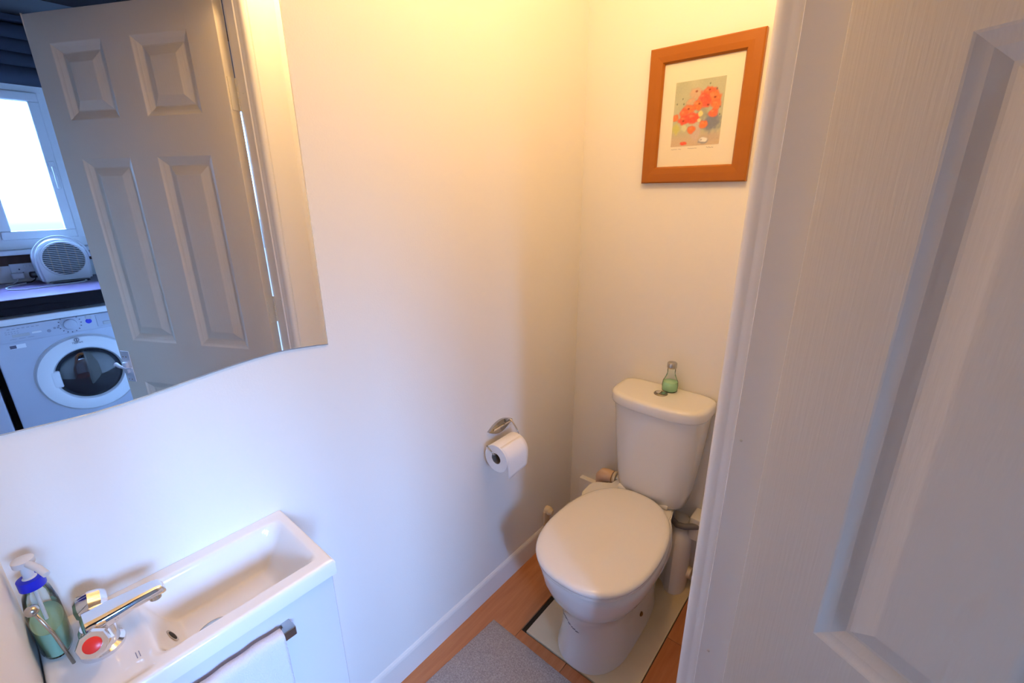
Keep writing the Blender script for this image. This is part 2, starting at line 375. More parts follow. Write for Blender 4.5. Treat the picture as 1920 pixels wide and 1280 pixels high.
# gathered dark blind above the window
bl = empty('roman_blind', (KX - 0.05, 0.0, 2.04), label='dark blue folded roman blind hung above the kitchen window', cat='blind')
obj('head_rail', bx((KX - 0.06, -1.05, 2.28), (KX - 0.005, 0.55, 2.31), 0.003), m_blind, bl)
for i, zz in enumerate((2.23, 2.165, 2.10, 2.035)):
    ringp = [(KX - 0.02 - 0.045 * math.sin(t) * (1 + .15 * i), zz + 0.05 * math.cos(t) ) for t in [PI * q / 8 for q in range(9)]]
    ringp += [(KX - 0.014, zz - 0.052), (KX - 0.014, zz + 0.052)]
    bm = prism(B(), ringp, lambda a, b, h: (a, -1.05 + h, b + .002 * math.sin(3 * h)), 1.60)
    obj('fold', bm, m_blind, bl, smooth=40)

# ------------------------------------------------------------ kitchen things seen in the mirror
WX = 1.38
wt = obj('worktop', bx((WX - 0.02, -1.3, 0.912), (KX - 0.009, 1.0, 0.950), 0.003), [m_work], label='dark laminate worktop over the washing machine, below the window', cat='worktop')
obj('front_edging', bx((WX - 0.0225, -1.3, 0.911), (WX - 0.020, 1.0, 0.947), 0.0008, 1), m_workedge, wt)
obj('gap_shade_strip', bx((WX + 0.008, -1.3, 0.872), (WX + 0.028, 1.0, 0.9115)), m_workedge, wt)  # added dark strip standing in for the shade in the gap below the worktop
wm = empty('washing_machine', (1.66, 0.265, 0), label='white front loading washing machine with round dark porthole under the worktop', cat='washing machine')
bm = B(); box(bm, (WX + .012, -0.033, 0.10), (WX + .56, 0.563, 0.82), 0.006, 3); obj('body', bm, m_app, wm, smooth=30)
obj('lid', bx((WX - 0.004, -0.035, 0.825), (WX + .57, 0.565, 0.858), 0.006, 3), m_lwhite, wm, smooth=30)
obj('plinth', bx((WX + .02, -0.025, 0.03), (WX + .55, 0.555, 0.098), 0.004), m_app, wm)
for (a, b) in ((WX + .06, .0), (WX + .06, .53), (WX + .5, .0), (WX + .5, .53)): obj('foot', lathe(B(), [(.02, -0.008), (.02, .03)], (a, b, 0), (0, 0, 1), 12), m_black, wm)
cp = obj('control_panel', bx((WX, -0.033, 0.742), (WX + .014, 0.563, 0.822), 0.004, 2), m_app, wm, smooth=30)
obj('dial', lathe(B(), [(.034, 0), (.034, .004), (.027, .006), (.025, .020), (.022, .022)], (WX, 0.250, .790), (-1, 0, 0), 32), m_app, cp, smooth=40)
bm = B()
for q in range(16):
    t = 2 * PI * q / 16; box(bm, (-0.0006, -.0022, .040), (0.0006, .0022, .0455), M4=Matrix.Translation((WX, 0.250, .790)) @ Matrix.Rotation(t, 4, 'X'))
obj('dial_mark', bm, m_ink, cp)
obj('start_button', lathe(B(), [(.0125, 0), (.0125, .003), (.008, .004)], (WX, 0.322, .790), (-1, 0, 0), 20), m_blue, cp, label='round blue start button')
obj('selector_button', lathe(B(), [(.013, 0), (.013, .003), (.010, .004)], (WX, 0.325, .811), (-1, 0, 0), 20), m_appgrey, cp)
bm = B()
for q in range(4): lathe(bm, [(.0075, 0), (.0075, .003)], (WX, 0.168 + 0.0 * q, .772 + .0), (-1, 0, 0), 14) if q == 0 else None
for q in range(7): box(bm, (WX - .0006, 0.03 + q * .0165, .806), (WX, .040 + q * .0165, .8085))
for q in range(5): box(bm, (WX - .0006, 0.02 + q * .0100, .794), (WX, .026 + q * .010, .796)); box(bm, (WX - .0006, 0.02 + q * .0100, .785), (WX, .026 + q * .010, .787))
for q in range(3): box(bm, (WX - .0006, 0.030 + q * .03, .757), (WX, .052 + q * .03, .7585))
for q in range(2): box(bm, (WX - .0006, 0.186 + q * .013, .777), (WX, .195 + q * .013, .786))
obj('printed_symbol', bm, m_inkl, cp, kind='stuff')
obj('display_window', bx((WX - .0015, .040, .766), (WX + .001, .100, .780), .0005, 1), m_appgrey, cp)
obj('painted_glint', bx((WX - .002, .108, .772), (WX + .001, .142, .782), .001, 1), m_lwhite, cp)  # pale strip painting a reflected highlight onto the control panel
dw = obj('detergent_drawer', bx((WX - .004, .352, .752), (WX + .002, .552, .818), .003, 2), m_app, wm, smooth=30)
obj('drawer_grip', bx((WX - .008, .375, .760), (WX - .003, .53, .778), .002, 2), m_appgrey, dw)
YC, ZC = 0.268, 0.517
dn = obj('porthole_door', lathe(B(), [(.2, 0), (.203, .006), (.198, .016), (.165, .026), (.142, .022), (.134, .010), (.134, 0)], (WX + .012, YC, ZC), (-1, 0, 0), 64, cap=False), m_lwhite, wm, smooth=40)
obj('door_gasket', lathe(B(), [(.209, 0), (.209, .003), (.202, .0035), (.202, 0)], (WX + .012, YC, ZC), (-1, 0, 0), 64, cap=False), m_appgrey, dn)
obj('porthole_glass', lathe(B(), [(.136, 0.004), (.132, .010), (.11, .022), (.07, .031), (.03, .034), (.0, .0345)], (WX + .012, YC, ZC), (-1, 0, 0), 48), m_port, dn, smooth=True)
bm = B()
for (q0, q1) in ((0.5, 0.95),):
    pass
box(bm, (WX - .012, YC - .150, ZC - .045), (WX + .002, YC - .112, ZC + .045), 0.008, 3)
obj('door_pull', bm, m_lwhite, dn, smooth=40)
TM = lambda y, z: Matrix.Translation((WX - 0.0135, y, z)) @ Matrix(((0, 0, -1, 0), (-1, 0, 0, 0), (0, 1, 0, 0), (0, 0, 0, 1)))
bm = text_bm('INDESIT', 0.012, TM(0.254, 0.690)); 
obj('brand_lettering', bm, m_ink, dn)
bm = lathe(B(), [(.010, 0), (.010, .0008), (.0078, .0008), (.0078, 0)], (WX - .0125, 0.254, .705), (-1, 0, 0), 24, cap=False)
box(bm, (WX - .0138, .2525, .699), (WX - .0125, .2555, .708)); box(bm, (WX - .0138, .2525, .7095), (WX - .0125, .2555, .712))
obj('brand_emblem', bm, m_ink, dn)
lb = obj('energy_label', bx((WX + .0108, .020, .708), (WX + .0125, .075, .728)), m_lwhite, wm)
obj('label_block', bx((WX + .0100, .020, .710), (WX + .0109, .042, .726)), m_ink, lb)
# neighbouring appliance to the left in the mirror
ap = empty('tumble_dryer', (1.66, -0.365, 0), label='white appliance at the far left mirror edge beside the washing machine', cat='appliance')
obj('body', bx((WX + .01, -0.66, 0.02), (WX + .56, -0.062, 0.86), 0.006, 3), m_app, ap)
obj('porthole_glass', lathe(B(), [(.15, 0), (.14, .012), (.09, .02), (0.0, .024)], (WX + .012, -0.29, .40), (-1, 0, 0), 40), m_port, ap, smooth=True)
# fan heater
hx, hy, hr = 1.80, 0.338, 0.112
ht = empty('fan_heater', (hx, hy, .95), math.radians(-4), label='white upright fan heater with round slatted grille on the dark worktop', cat='heater')
ol = [(-.105, 0), (-.112, .06), (-.115, .12)]
ol += [(-.115 * math.cos(t), .125 + .110 * math.sin(t)) for t in [PI * q / 16 for q in range(1, 16)]]
ol += [(.115, .12), (.112, .06), (.105, 0)]
bm = prism(B(), ol, lambda a, b, h: (h, a, b), .115); bm.normal_update()
bmesh.ops.bevel(bm, geom=[e for e in bm.edges if len(e.link_faces) == 2 and e.link_faces[0].normal.dot(e.link_faces[1].normal) < .4], offset=.012, segments=3, affect='EDGES')
obj('body', bm, m_heat, ht, local=True, smooth=40)
gc = (0, .005, .128)
obj('grille_recess', lathe(B(), [(.088, 0), (.088, .001)], (-.0005, gc[1], gc[2]), (-1, 0, 0), 40), m_black, ht, local=True)
obj('grille_ring', lathe(B(), [(.098, 0), (.096, .009), (.089, .009), (.087, 0)], (0, gc[1], gc[2]), (-1, 0, 0), 48, cap=False), m_heat, ht, local=True, smooth=40)
for q in range(17):
    zz = -.08 + q * .01; w = math.sqrt(max(.088 ** 2 - zz ** 2, 0))
    obj('grille_slat', bx((-.007, gc[1] - w, gc[2] + zz - .0013), (-.004, gc[1] + w, gc[2] + zz + .0013)), m_heat, ht, local=True)
bm = B()
for yy in (-.055, -.018, .018, .055): w = math.sqrt(.088 ** 2 - yy ** 2); box(bm, (-.0032, gc[1] + yy - .0015, gc[2] - w), (-.0012, gc[1] + yy + .0015, gc[2] + w))
obj('grille_rib', bm, m_brass, ht, local=True)
bm = tube(B(), [(-.002 + .0, -.118 * math.cos(t), .130 + .122 * math.sin(t)) for t in [PI * q / 20 for q in range(21)]], .006, 8)
obj('carry_handle', bm, m_heat, ht, local=True, smooth=True)
obj('base_foot', lathe(B(), [(.09, 0), (.085, .006), (.03, .009)], (-.01, 0, 0), (0, 0, 1), 28, sx=.5), m_black, ht, local=True)
cp_ = [Vector(p) for p in ((1.93, .20), (1.90, .17), (1.84, .115), (1.76, .085), (1.68, .10), (1.64, .15), (1.655, .23), (1.68, .32), (1.715, .39), (1.755, .405), (1.782, .385), (1.786, .36))]
pts = []
for q in range(1, len(cp_) - 2):
    for t in (0, .25, .5, .75):
        a_, b_, c_, d_ = cp_[q - 1], cp_[q], cp_[q + 1], cp_[q + 2]
        p = .5 * ((2 * b_) + (c_ - a_) * t + (2 * a_ - 5 * b_ + 4 * c_ - d_) * t * t + (3 * b_ - a_ - 3 * c_ + d_) * t ** 3)
        pts.append((p.x, p.y, .9535))
obj('power_cord', tube(B(), pts, .0032, 6), m_heat, smooth=True, label='pale power cord looped on the worktop before the heater', cat='cord')
# sockets and plugs on the splashback
sk = empty('wall_socket', (KX - .008, .205, .975), label='white double wall socket above the worktop left of the fan heater', cat='socket')
obj('faceplate', bx((KX - .018, .130, .968), (KX - .0081, .276, 1.054), .003, 2), m_lwhite, sk)
bm = B()
for yy in (.165, .24):
    box(bm, (KX - .0188, yy - .003, 1.018), (KX - .0178, yy + .003, 1.026)); box(bm, (KX - .0188, yy - .015, 1.002), (KX - .0178, yy - .009, 1.006)); box(bm, (KX - .0188, yy + .009, 1.002), (KX - .0178, yy + .015, 1.006))
obj('pin_slot', bm, m_ink, sk, kind='stuff')
for yy in (.19, .215): obj('switch', bx((KX - .022, yy - .006, 1.030), (KX - .0178, yy + .006, 1.046), .0015, 1), m_lwhite, sk)
for nm, yy, mm, lab in (('plug', .150, m_lwhite, 'white plug resting at the left of the kitchen socket'), ('plug', .222, m_black, 'black plug pushed into the kitchen wall socket')):
    pg = obj(nm, bx((KX - .062, yy - .026, .972), (KX - .0185, yy + .026, 1.006), .009, 3), mm, smooth=40, label=lab, cat='plug')
    obj('flex', tube(B(), [(KX - .05, yy, .985), (KX - .075, yy - .01, .965), (KX - .09, yy - .03, .9545), (KX - .10, yy - .06, .9540)], .003, 6), mm, pg)
kt = empty('kettle', (1.72, -0.045, .95), label='black kettle at the left mirror edge on the worktop', cat='kettle')
obj('jug', lathe(B(), [(.072, 0), (.08, .01), (.078, .08), (.066, .15), (.055, .18), (.03, .195)], (1.72, -0.045, .951), (0, 0, 1), 32), m_black, kt, smooth=50)
obj('handle', tube(B(), [(1.72 + .0, -.045 - .055, 1.12), (1.72, -.16, 1.12), (1.72, -.165, 1.03), (1.72, -.12, .98)], .009, 8), m_black, kt, smooth=True)
obj('lid_knob', lathe(B(), [(.012, 0), (.014, .012), (.006, .018)], (1.72, -0.045, 1.146), (0, 0, 1), 16), m_black, kt)

# ------------------------------------------------------------ mirror on the left wall
bot = [(-0.060, 1.094), (-0.032, 1.0955), (-0.005, 1.0945), (0.03, 1.0925), (0.06, 1.0915), (0.10, 1.0930), (0.137, 1.0960), (0.191, 1.1020), (0.227, 1.1060), (0.263, 1.1095), (0.305, 1.1125), (0.348, 1.1135), (0.375, 1.1120), (0.399, 1.1095), (0.43, 1.1060), (0.4535, 1.1020)]
top = [(y, 3.05 - z) for y, z in bot][::-1]
poly = bot + top
def inset(poly, d):
    out = []; n = len(poly)
    for i in range(n):
        p0, p1, p2 = Vector(poly[i - 1]), Vector(poly[i]), Vector(poly[(i + 1) % n])
        a = (p1 - p0).normalized(); b = (p2 - p1).normalized(); na = Vector((-a.y, a.x)); nb = Vector((-b.y, b.x)); nn = (na + nb).normalized()
        out.append(p1 + nn * d / max(nn.dot(na), .3))
    return out
pin = inset(poly, 0.0025)
bm = B()
A = [bm.verts.new((XW + .0003, y, z)) for y, z in poly]; A2 = [bm.verts.new((XW + .0028, y, z)) for y, z in poly]; A3 = [bm.verts.new((XW + .004, y, z)) for y, z in pin]
n = len(poly)
for a, b, mi in ((A, A2, 1), (A2, A3, 1)):
    for q in range(n):
        f = bm.faces.new((a[q], a[(q + 1) % n], b[(q + 1) % n], b[q])); f.material_index = mi
bm.faces.new(A[::-1]); f = bm.faces.new(A3); f.material_index = 0
obj('wall_mirror', bm, [m_mirror, m_edge], label='frameless wall mirror with wavy bottom edge above the basin', cat='mirror')

# ------------------------------------------------------------ basin
bs = empty('washbasin', (-0.795, 0.112, .738), label='small rectangular white ceramic basin on the vanity cabinet', cat='basin')
X0, X1, Y0, Y1, ZT, ZB = XW + .0008, -0.685, -0.0755, 0.300, 0.770, 0.7385
bx0, bx1, by0, by1 = -0.879, -0.712, 0.036, 0.282
def sm(t): t = max(0, min(1, t)); return t * t * (3 - 2 * t)
def hz_(x, y):
    dx = min((x - bx0) / .030, (bx1 - x) / .026); dy = min((y - by0) / .050, (by1 - y) / .055)
    f = sm(dx) * sm(dy); z = ZT - .078 * f ** .75 if f > 0 else ZT
    # raised rounded outer rim, dished tap deck
    if y < by0 and x > X0 + .02 and x < X1 - .012 and y > Y0 + .012: z -= .004 * sm((by0 - y) / .02) * sm((x - X0 - .02) / .012) * sm((X1 - .012 - x) / .012) * sm((y - Y0 - .012) / .012)
    e = min(X1 - x, y - Y0, Y1 - y); r = .007
    if e < r: z -= r - math.sqrt(max(r * r - (r - e) ** 2, 0))
    return z
NX, NY = 64, 100
def edges(a, b, n): # denser at the ends
    return [a + (b - a) * (0.5 - 0.5 * math.cos(PI * i / n)) * .5 + (b - a) * i / n * .5 for i in range(n + 1)]
xs, ys = edges(X0, X1, NX), edges(Y0, Y1, NY)
bm = B(); G = [[bm.verts.new((x, y, hz_(x, y))) for y in ys] for x in xs]
for i in range(NX):
    for j in range(NY): bm.faces.new((G[i][j], G[i + 1][j], G[i + 1][j + 1], G[i][j + 1]))
per = [G[i][0] for i in range(NX + 1)] + [G[NX][j] for j in range(1, NY + 1)] + [G[i][NY] for i in range(NX - 1, -1, -1)] + [G[0][j] for j in range(NY - 1, 0, -1)]
low = [bm.verts.new((v_.co.x, v_.co.y, ZB)) for v_ in per]
n = len(per)
for q in range(n): bm.faces.new((per[q], per[(q + 1) % n], low[(q + 1) % n], low[q]))
obj('bowl', bm, m_cer, bs, smooth=50)
zd = hz_(-0.775, .105)
obj('drain', lathe(B(), [(.031, 0), (.031, .002), (.027, .0035), (.019, .0015), (.018, .004), (.010, .0052), (0, .0055)], (-0.772, 0.118, hz_(-.772, .118)), (0, 0, 1), 32), m_chromed, bs, smooth=40)
yo = 0.064; zo = hz_(-.795, yo); sl = (hz_(-.795, yo + .003) - hz_(-.795, yo - .003)) / .006
nrm = Vector((0, -sl, 1)).normalized()
obj('overflow_ring', lathe(B(), [(.0125, 0), (.0125, .0012), (.0095, .0014)], Vector((-.795, yo, zo)), tuple(nrm), 24), m_chromed, bs)
obj('overflow_hole', lathe(B(), [(.0085, 0), (.0085, .0017)], Vector((-.795, yo, zo)), tuple(nrm), 24), m_dark, bs)
TD = Matrix.Translation((-0.742, 0.020, ZT - .0035)) @ Matrix.Rotation(-PI / 2, 4, 'Z')
bm = text_bm('basin'.upper()[:0] + '|||', 0.014, TD); obj('maker_mark', bm, m_inkl, bs)

# mixer tap with two handles, spout along the basin
TY = 0.008
tp = empty('mixer_tap', (-0.80, -0.018 + TY, ZT), label='chrome two handle mixer tap with long flat spout on the basin deck', cat='tap')
zt = ZT - .0042
bm = lathe(B(), [(.027, 0), (.027, .006), (.022, .010), (.020, .040), (.017, .046)], (-.80, -.020 + TY, zt), (0, 0, 1), 32)
obj('body', bm, m_chrome, tp, smooth=40)
bm = tube(B(), [(-.834, -.020 + TY, .800), (-.762, -.020 + TY, .800)], .013, 20); obj('bridge', bm, m_chrome, tp, smooth=40)
rings = []
for (y, zc_, w, h) in ((-.026, .812, .012, .010), (-.022, .814, .020, .015), (0.0, .816, .020, .013), (.035, .818, .016, .010), (.060, .818, .0145, .009), (.069, .816, .013, .009), (.074, .812, .008, .006)):
    rings.append([(-.80 + w * math.copysign(abs(math.cos(t)) ** .6, math.cos(t)), y, zc_ + h * math.copysign(abs(math.sin(t)) ** .6, math.sin(t))) for t in [2 * PI * q / 24 for q in range(24)]])
sp = obj('spout', loft(B(), rings), m_chrome, tp, smooth=40)
obj('aerator', lathe(B(), [(.008, 0), (.008, .012)], (-.80, .060, .800), (0, 0, 1), 18), m_chromed, sp)
for s, mm, lab in ((1, m_red, 'chrome handle with a red hot dot'), (-1, m_blue, 'chrome handle with a blue cold dot')):
    ax = Vector((s * .80, -.25 if s > 0 else .12, .60)).normalized(); c = Vector((-.80 + s * .029, -.020 + TY, .802))
    bm = B(); prof = [(.012, 0), (.0175, .006), (.020, .016), (.020, .030), (.0175, .035), (.0, .0355)]
    lathe(bm, prof, c, tuple(ax), 8)
    hd = obj('handle', bm, m_chrome, tp, smooth=28, label=lab)
    obj('index_cap', lathe(B(), [(.0105, 0), (.0105, .0016), (.008, .003), (0, .0034)], c + ax * .0352, tuple(ax), 24), mm, hd, smooth=40)
bm = tube(B(), [(-.80, -.045, zt), (-.80, -.052, .83), (-.80, -.060, .872)], .0022, 8)
obj('lift_rod', bm, m_chromed, tp, smooth=True)
obj('lift_knob', lathe(B(), [(.003, -.007), (.006, -.005), (.0078, 0), (.006, .005), (.002, .007)], (-.80, -.0615, .879), (0, -.1, 1), 16), m_chromed, tp, smooth=True)

# soap dispenser
sx_, sy_ = -0.858, -0.0555
so = empty('soap_dispenser', (sx_, sy_, ZT), label='clear soap pump bottle with green liquid and blue collar behind the tap', cat='soap bottle')
z0 = ZT + .0005
obj('bottle', lathe(B(), [(.027, 0), (.031, .004), (.032, .035), (.031, .070), (.026, .092), (.014, .106), (.011, .112)], (sx_, sy_, z0), (0, 0, 1), 32, sx=1.35, sy=.60), m_bglass, so, smooth=50)
obj('liquid_soap', lathe(B(), [(.025, .002), (.0295, .005), (.0305, .035), (.0300, .048)], (sx_, sy_, z0), (0, 0, 1), 32, sx=1.35, sy=.60), m_green, so, smooth=50)
obj('collar', lathe(B(), [(.0145, .108), (.0145, .123), (.011, .124)], (sx_, sy_, z0), (0, 0, 1), 24), m_blue, so, smooth=40, label='bright blue screw collar')
bm = lathe(B(), [(.008, .124), (.006, .126), (.006, .145), (.012, .147), (.012, .155), (.004, .158)], (sx_, sy_, z0), (0, 0, 1), 20)
tube(bm, [(sx_, sy_, z0 + .151), (sx_ + .03, sy_ + .012, z0 + .150), (sx_ + .045, sy_ + .018, z0 + .144)], .0045, 10)
obj('pump_head', bm, m_clearp, so, smooth=40)
obj('dip_tube', tube(B(), [(sx_, sy_, z0 + .11), (sx_ + .004, sy_, z0 + .01)], .0022, 8), m_clearp, so)

# vanity cabinet, rail and towel
vc = empty('vanity_cabinet', (-0.80, 0.11, 0), label='slim white gloss cabinet carrying the basin', cat='cabinet')
bm = B(); CX1 = -0.706
box(bm, (XW + .0075, -.072, .03), (CX1, -.058, .738)); box(bm, (XW + .0075, .278, .03), (CX1, .293, .738)); box(bm, (XW + .0075, -.058, .03), (XW + .017, .278, .738)); box(bm, (XW + .017, -.058, .03), (CX1, .278, .048)); 
obj('carcass', bm, m_cab, vc)
cd = obj('cabinet_door', bx((CX1 + .001, -.072, .035), (-.690, .293, .7355), .0015, 1), m_cab, vc)
ra = obj('towel_rail', bx((-.678, -.06, .690), (-.664, .207, .708), .0012, 1), m_chromed, vc, label='square section chrome rail handle')
for y0 in (.192, -.058): obj('rail_post', bx((-.690, y0, .692), (-.678, y0 + .014, .706)), m_chromed, ra)
# towel draped over the rail
prof = []
for q in range(14): prof.append((-.6805 - .0015 * 0, .40 + (.702 - .40) * q / 13))
for q in range(1, 8): t = PI - PI * q / 8; prof.append((-.671 + .0105 * math.cos(t), .7035 + .010 * math.sin(t)))
for q in range(22): prof.append((-.6605 + .004 * q / 22, .702 - .46 * q / 21))
bm = B(); NYt = 46; G = []
for j in range(NYt + 1):
    y = -.050 + .236 * j / NYt; row = []
    for i, (x, z) in enumerate(prof):
        w = .0022 * noise.noise(Vector((y * 38, z * 6, 0))) + .0018 * noise.noise(Vector((y * 14, z * 3, 4)))
        low_ = max(0, .70 - z) / .4
        out = abs(w) if i > 17 else (-abs(w) * .3 if i < 14 else 0)
        row.append(bm.verts.new((x + out * (1 + 3 * low_), y + .004 * low_ * math.sin(z * 11), z + (w * 1.2 if 13 < i < 22 else 0))))
    G.append(row)
for a, b in zip(G, G[1:]):
    for i in range(len(prof) - 1): bm.faces.new((a[i], a[i + 1], b[i + 1], b[i]))
tw = obj('hand_towel', bm, m_towel, smooth=True, label='white hand towel draped over the cabinet rail', cat='towel')
md = tw.modifiers.new('thick', 'SOLIDIFY'); md.thickness = .0018; md.offset = 1

# ------------------------------------------------------------ toilet
tl = empty('toilet', (-0.520, 1.15, 0), label='white close coupled toilet with lid down on the painted plinth', cat='toilet')
cx = -0.522
sec = [ # z, w, yf, yw, yb, nf, nb
    (.0020, .116, .902, 1.06, 1.36, 2.2, 3.5), (.012, .114, .904, 1.06, 1.36, 2.2, 3.5), (.05, .108, .912, 1.06, 1.36, 2.2, 3.5), (.11, .103, .915, 1.06, 1.37, 2.2, 3.5),
    (.17, .105, .908, 1.06, 1.36, 2.2, 3.0), (.205, .113, .897, 1.06, 1.36, 2.2, 2.8), (.235, .130, .880, 1.07, 1.36, 2.3, 2.5), (.265, .150, .862, 1.08, 1.365, 2.4, 2.4),
    (.300, .162, .850, 1.08, 1.385, 2.5, 2.6), (.335, .167, .843, 1.06, 1.37, 2.45, 2.4), (.358, .168, .840, 1.06, 1.37, 2.45, 2.4), (.368, .163, .846, 1.06, 1.367, 2.45, 2.4)]
obj('pan', loft(B(), [egg(cx, w, yf, yw, yb, z, nf, nb) for z, w, yf, yw, yb, nf, nb in sec]), m_cer, tl, smooth=50)
dk = [(-.700, 1.215), (-.712, 1.24), (-.714, 1.30), (-.700, 1.325), (-.655, 1.352), (-.640, 1.43), (-.425, 1.43), (-.418, 1.36), (-.405, 1.31), (-.400, 1.26), (-.402, 1.215)]
bm = prism(B(), dk, lambda a, b, h: (a, b, .345 + h), .0265); bm.normal_update()
bmesh.ops.bevel(bm, geom=bm.edges[:], offset=.004, segments=3, affect='EDGES')
obj('rear_deck', bm, m_cer, tl, smooth=40)
obj('seat', loft(B(), [egg(cx, w, .826 + d, 1.045, 1.312 - d, z, 2.4, 2.3) for z, w, d in ((.372, .166, .006), (.375, .171, .002), (.383, .172, .001), (.386, .169, .004))]), m_plast, tl, smooth=40)
obj('lid', loft(B(), [egg(cx, .175 - d, .822 + d, 1.045, 1.320 - d, z, 2.4, 2.3) for z, d in ((.3875, .004), (.390, .001), (.397, 0), (.403, .003), (.407, .010), (.409, .022), (.4100, .06), (.4103, .12), (.4104, .17))]), m_plast, tl, smooth=50)
for s in (-1, 1): obj('seat_hinge', lathe(B(), [(.012, 0), (.013, .003), (.013, .032), (.010, .036)], (cx + s * .075 - (.018 if s > 0 else .018), 1.336, .383), (1, 0, 0), 18), m_plast, tl, smooth=40)
ccx = -0.511
def cis(z, w, yf, r): return egg(ccx, w, yf, 1.395, 1.466, z, 3.0, 7, 64)
obj('cistern', loft(B(), [cis(z, w, yf, 0) for z, w, yf in ((.3695, .100, 1.345), (.372, .112, 1.330), (.380, .120, 1.322), (.42, .126, 1.316), (.50, .135, 1.309), (.60, .145, 1.302), (.70, .153, 1.296), (.722, .155, 1.294))]), m_cer, tl, smooth=50)
lidc = obj('cistern_lid', loft(B(), [egg(ccx, .164 - d, 1.283 + d, 1.39, 1.470 - d * .3, z, 3.0, 6, 64) for z, d in ((.7235, .006), (.726, .002), (.732, 0), (.754, 0), (.760, .002), (.7645, .008), (.7655, .02), (.766, .05), (.7661, .08))]), m_cer, tl, smooth=50)
fb = obj('flush_button', lathe(B(), [(.0225, 0), (.0225, .002), (.0195, .0042), (.0175, .0025), (.0165, .0025)], (-.515, 1.387, .7658), (0, 0, 1), 32), m_button, lidc, smooth=30)
bm = prism(B(), [(-.0145 * math.cos(t), .0145 * math.sin(t)) for t in [PI * q / 14 - PI / 2 for q in range(15)]], lambda a, b, h: (-.5165 + a, 1.387 + b, .7684 + h), .0024); obj('half_button', bm, m_chrome, fb)
bm = prism(B(), [(.0145 * math.cos(t), .0145 * math.sin(t)) for t in [PI * q / 14 - PI / 2 for q in range(15)]], lambda a, b, h: (-.5135 + a, 1.387 + b, .7684 + h), .0018); obj('half_button', bm, m_chromed, fb)
# fixing bolt on the foot and scuff marks on the pedestal
def ped(z, ang):
    for a, b in zip(sec, sec[1:]):
        if a[0] <= z <= b[0]:
            t = (z - a[0]) / (b[0] - a[0]); w = a[1] + t * (b[1] - a[1]); yf = a[2] + t * (b[2] - a[2]); yw = a[3] + t * (b[3] - a[3])
            c, s = math.cos(ang), math.sin(ang); e = 2.2
            return Vector((cx + w * math.copysign(abs(c) ** (2 / e), c), yw - (yw - yf) * abs(s) ** (2 / e), z))
p_ = Vector((cx + .1065, 1.15, .078)); obj('fixing_bolt', lathe(B(), [(.008, -.004), (.008, .002), (.004, .005), (0, .0055)], p_, (1, 0, 0), 16), m_brass, tl, smooth=40)
bm = B()
for q in range(26):
    a = math.radians(-122 + q * 1.45); z = .172 - q * .0012 + .003 * random.uniform(-1, 1); p_ = ped(z, a)
    nd = (p_ - Vector((cx, 1.06, z))).normalized(); r_ = random.uniform(.0010, .0030)
    lathe(bm, [(r_, -.003), (r_ * .8, .0012)], p_, tuple(nd), 5)
obj('scuff_mark', bm, m_wear, tl, kind='stuff')

# small glass bottle on the cistern
fbx, fby = -0.502, 1.430
fr = empty('freshener_bottle', (fbx, fby, .7663), label='tiny glass bottle of mint green liquid on the cistern lid', cat='bottle')
obj('glass', lathe(B(), [(.022, 0), (.0255, .003), (.0262, .020), (.0245, .036), (.017, .052), (.013, .066), (.0135, .084)], (fbx, fby, .7663), (0, 0, 1), 28), m_bglass, fr, smooth=50)
obj('mint_liquid', lathe(B(), [(.020, .0015), (.0242, .004), (.0250, .020), (.0236, .034)], (fbx, fby, .7663), (0, 0, 1), 28), m_mint, fr, smooth=50)
obj('cap', lathe(B(), [(.0150, .083), (.0158, .085), (.0158, .100), (.0135, .103), (0, .1035)], (fbx, fby, .7663), (0, 0, 1), 24), m_chromed, fr, smooth=40)

# boxing, pipes and fittings behind the toilet
S('trim_5', bx((-0.848, 1.446, .0), (-.60, YB, .260), .003), m_wall)
S('trim_6', bx((-.372, 1.402, .24), (XD0, YB, .330), .004), m_gloss)
ov = empty('inlet_elbow', (-.68, 1.42, .34), label='peach plastic pipe elbow joining the cistern on its left', cat='pipe')
bm = tube(B(), [(-.728, 1.422, .262), (-.728, 1.420, .310), (-.724, 1.415, .334), (-.712, 1.410, .350), (-.694, 1.408, .356), (-.672, 1.406, .358)], [.024, .025, .027, .027, .025, .023], 18)
obj('elbow', bm, m_peach, ov, smooth=40)
obj('collar_nut', lathe(B(), [(.0235, 0), (.0245, .002), (.0245, .009), (.0235, .011)], (-.6695, 1.406, .360), (1, 0, 0), 20), m_cream, ov, smooth=30)
obj('clip_band', lathe(B(), [(.0205, 0), (.0215, .002), (.0215, .007), (.0205, .009)], (-.6565, 1.406, .360), (1, 0, 0), 20), m_chromed, ov, smooth=30)
obj('tail_pipe', tube(B(), [(-.66, 1.406, .360), (-.645, 1.404, .366), (-.634, 1.400, .376)], .016, 16), m_plast, ov, smooth=40)
# pan connector / waste box right of the pan
wb = empty('waste_box', (-.410, 1.40, .0), label='white rounded plastic waste box standing right of the toilet pan', cat='pipe box')
def foot(z, k, dy=0): 
    pts = [(-.398, 1.469), (-.398, 1.452 - dy * .2), (-.383, 1.440 - dy * .2), (-.381, 1.41), (-.386, 1.385 - dy), (-.400, 1.366 - dy), (-.418, 1.360 - dy), (-.434, 1.368 - dy), (-.444, 1.386), (-.456, 1.400), (-.472, 1.408), (-.480, 1.469)]
    c_ = Vector((-.425, 1.469)); return [(c_.x + .016 + (a - c_.x) * k * 1.12, c_.y + (b - c_.y) * k * 1.0, z) for a, b in pts]
obj('box_body', loft(B(), [foot(.002, 1.0), foot(.01, 1.0), foot(.20, .97), foot(.235, .93), foot(.255, .84), foot(.272, .70), foot(.282, .5)]), m_plast, wb, smooth=35)
obj('outlet_stub', tube(B(), [(-.3815, 1.428, .075), (-.348, 1.428, .075)], [.024, .020], 16), m_cream, wb, smooth=40)
